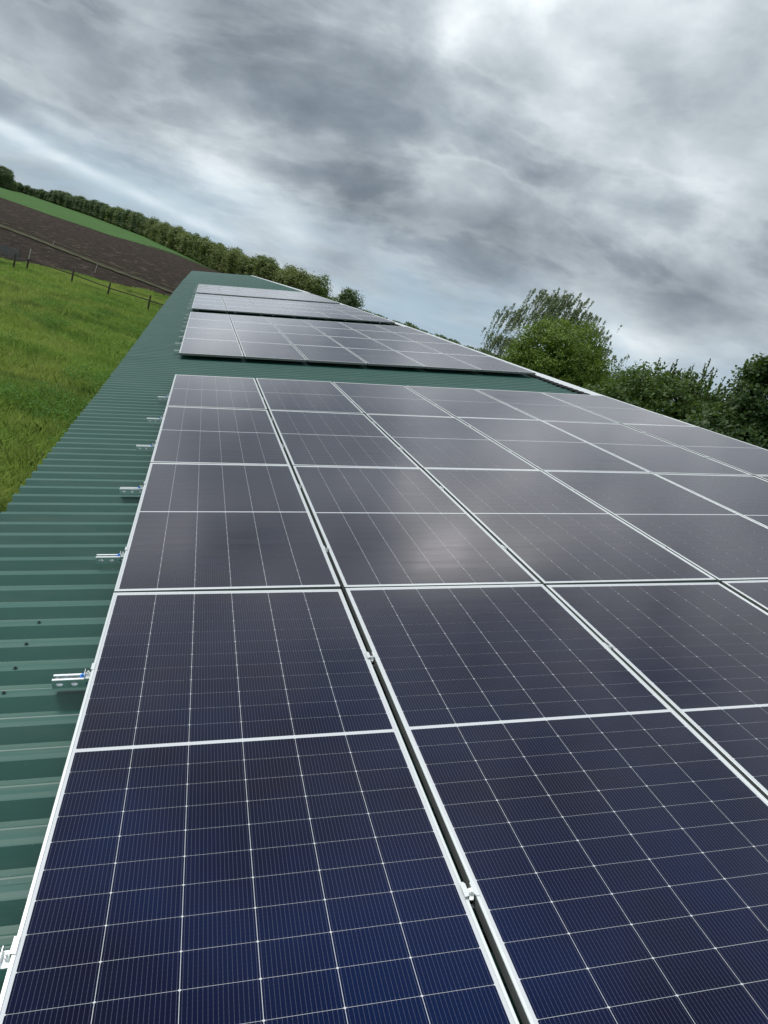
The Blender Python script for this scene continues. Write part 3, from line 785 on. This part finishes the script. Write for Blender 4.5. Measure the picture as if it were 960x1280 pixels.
for row, (back, jit) in enumerate(((0, 2.6), (8, 3.5))):
    for i, (x, y) in enumerate(pts):
        if row and random.random() < .25: continue
        az = math.degrees(math.atan2(x, y+3.16)); rr = math.hypot(x, y)
        dd = Vector((x, y, 0)).normalized()
        x_, y_ = x + dd.x*back + random.uniform(-jit, jit), y + dd.y*back + random.uniform(-jit, jit)
        small = -13.4 < az < -10.6
        dark = az < -7 or (az < -4 and random.random() < .4)
        p = protos[random.choice([5, 6]) if dark else random.randrange(5)]
        s = random.uniform(.86, 1.24)*(.70 if small else 1.0)*(1.02 if az > 3 else 1)
        if az < -13.3: s *= 1.25
        side = ('tall pale tree at the right end of the far wood', 'pale olive tree of the far wood above the barn ridge', 'olive green tree of the far wood above the far barn gable',
                'mid green tree of the far wood where the ploughed field reaches it', 'dark green tree of the far wood above the green field', 'small dark tree of the far wood left above the green field',
                'tiny tree in the gap of the wood beside the left clump', 'taller dark tree in the clump of wood at the left edge')[
                0 if az > 6.3 else 1 if az > 2.5 else 2 if az > -.8 else 3 if az > -3.5 else 4 if az > -7 else 5 if az > -10.6 else 6 if az > -13.3 else 7]
        if row: side = side.replace(' of the far wood', ' in the back row of the wood')
        tree_thing('woodland_tree', (x_, y_, gz(x_, y_)-.3), side, 'tree', p[0], p[1], 'trees of the far wood edge', random.uniform(0, 6.28), s*random.uniform(1.0, 1.25), s)
# lone tree right of the wood, and the low distant wood on the horizon
a = R(11.0); x, y = 245*math.sin(a), 245*math.cos(a)
tree_thing('field_tree', (x, y, gz(x, y)-.3), 'lone round tree just right of the wood end', 'tree', protos[5][0], protos[5][1], None, 1.0, 1.10, .92)
tree_thing('field_tree', (x+4.6, y-2, gz(x+4, y)-.3), 'small low tree touching the lone round tree on its right', 'tree', protos[6][0], protos[6][1], None, 2.0, .6, .56)
L = []
for a in np.arange(8.6, 62, .06):
    rr = 760 + 60*math.sin(a*.7) + RNG.uniform(-15, 15)
    x, y = rr*math.sin(R(a)), rr*math.cos(R(a))-3.16; h = 11.2 + 1.3*math.sin(a*2.1) + 1.2*math.sin(a*5.3)
    zb = gz(x, y)
    zc = RNG.uniform(h*.3, h, 44); L.append(np.stack([x+RNG.normal(size=44)*2.2, y+RNG.normal(size=44)*2.2, zb+zc], 1))
L = np.concatenate(L); v, q = leaf_quads(L, RNG.uniform(1.0, 2.2, len(L)), .8)
o = link(bpy.data.objects.new('distant_wood', np_mesh('distant_wood', v, q, L_FARDARK)))
meta(o, 'thin dark line of distant wood just above the barn ridge', 'wood', None, 'stuff')

# ------------------------------------------------------------------ meadow grass
def meadow(n, rmin, rmax, seedpow, hmin, hmax, wid, name_list):
    # positions in a wedge left of the barn
    r = rmin + (rmax-rmin)*RNG.random(n*3)**seedpow
    az = np.radians(RNG.uniform(-34, 1, n*3))
    x = r*np.sin(az); y = r*np.cos(az)-3.16
    keep = (x < (-.35-.012*y)) & (y > 1) & (r < np.interp(np.degrees(az), [-40, -12.8, -11.8, -8.1, -5, -1.9, 10], [48, 73.9, 76, 85, 89.4, 95.3, 108]))
    x, y, r = x[keep][:n], y[keep][:n], r[keep][:n]
    return x, y, r
def blades(x, y, r, per, hmin, hmax, wid, spread):
    n = len(x)
    clump = .5+.5*np.sin(x*1.3+np.sin(y*.9)*2)*np.sin(y*1.1+np.sin(x*.7)*1.6)
    X = np.repeat(x, per) + RNG.normal(size=n*per)*spread*np.repeat(1+r*.01, per)
    Y = np.repeat(y, per) + RNG.normal(size=n*per)*spread*np.repeat(1+r*.01, per)
    Rr = np.repeat(r, per); Z = terrain(X, Y)-.02
    big = np.clip(.5+.9*np.sin(x*.31+np.sin(y*.21)*2)*np.sin(y*.26+1+np.sin(x*.4)), 0, 1)
    h = RNG.uniform(hmin, hmax, n*per)*(.35+.60*np.repeat(clump, per)+.55*np.repeat(big, per))
    wd = wid*(.6+.8*RNG.random(n*per))*(1+Rr*.030)
    th = RNG.uniform(0, 2*np.pi, n*per); lean = RNG.uniform(.15, .85, n*per)
    dxy = np.stack([np.cos(th), np.sin(th)], 1); ph = RNG.uniform(0, 2*np.pi, n*per); side = np.stack([np.cos(ph), np.sin(ph)], 1)
    B = np.stack([X, Y, Z], 1)
    def P(t, sgn, wf):
        off = np.zeros_like(B); off[:, :2] = dxy*(lean*h*t**1.7)[:, None] + side*(sgn*wd*wf)[:, None]; off[:, 2] = h*(t - .35*lean*t*t)
        return B+off
    v = np.stack([P(0, -1, .5), P(0, 1, .5), P(.55, 1, .5), P(1.0, 0, 0), P(.55, -1, .5)], 1).reshape(-1, 3)
    return v, np.arange(5*n*per).reshape(-1, 5)
x, y, r = meadow(42000, 5, 92, 1.15, 0, 0, 0, None)
v, q = blades(x, y, r, 7, .16, .42, .012, .10)
o = link(bpy.data.objects.new('meadow_grass', np_mesh('meadow_grass', v, q, M_GRASS)))
meta(o, 'long tufted green grass beside the barn', 'grass', None, 'stuff')
# broad-leaved weeds in darker drifts
M_WEED = leaf_mat('weed_leaves', (.060, .150, .030), (.115, .240, .055), .35, .5, .95)
x, y, r = meadow(16000, 7, 62, 1.0, 0, 0, 0, None)
mk = np.sin(x*.62+np.sin(y*.33)*2.2+.4)*np.sin(y*.37+np.sin(x*.5)*1.5) > .30
mk |= (x > (-1.9-.012*y)) & (RNG.random(len(x)) < .55)
x, y, r = x[mk], y[mk], r[mk]
per = 20
C = np.stack([np.repeat(x, per)+RNG.normal(size=len(x)*per)*.16, np.repeat(y, per)+RNG.normal(size=len(x)*per)*.16, np.zeros(len(x)*per)], 1)
C[:, 2] = terrain(C[:, 0], C[:, 1]) + RNG.uniform(.08, .50, len(C))
v, q = leaf_quads(C, RNG.uniform(.05, .11, len(C)), .5, np.tile(np.array([0, 0, 1.0]), (len(C), 1)))
o = link(bpy.data.objects.new('meadow_weeds', np_mesh('meadow_weeds', v, q, M_WEED)))
meta(o, 'darker patches of broad-leaved weeds in the meadow', 'weeds', None, 'stuff')
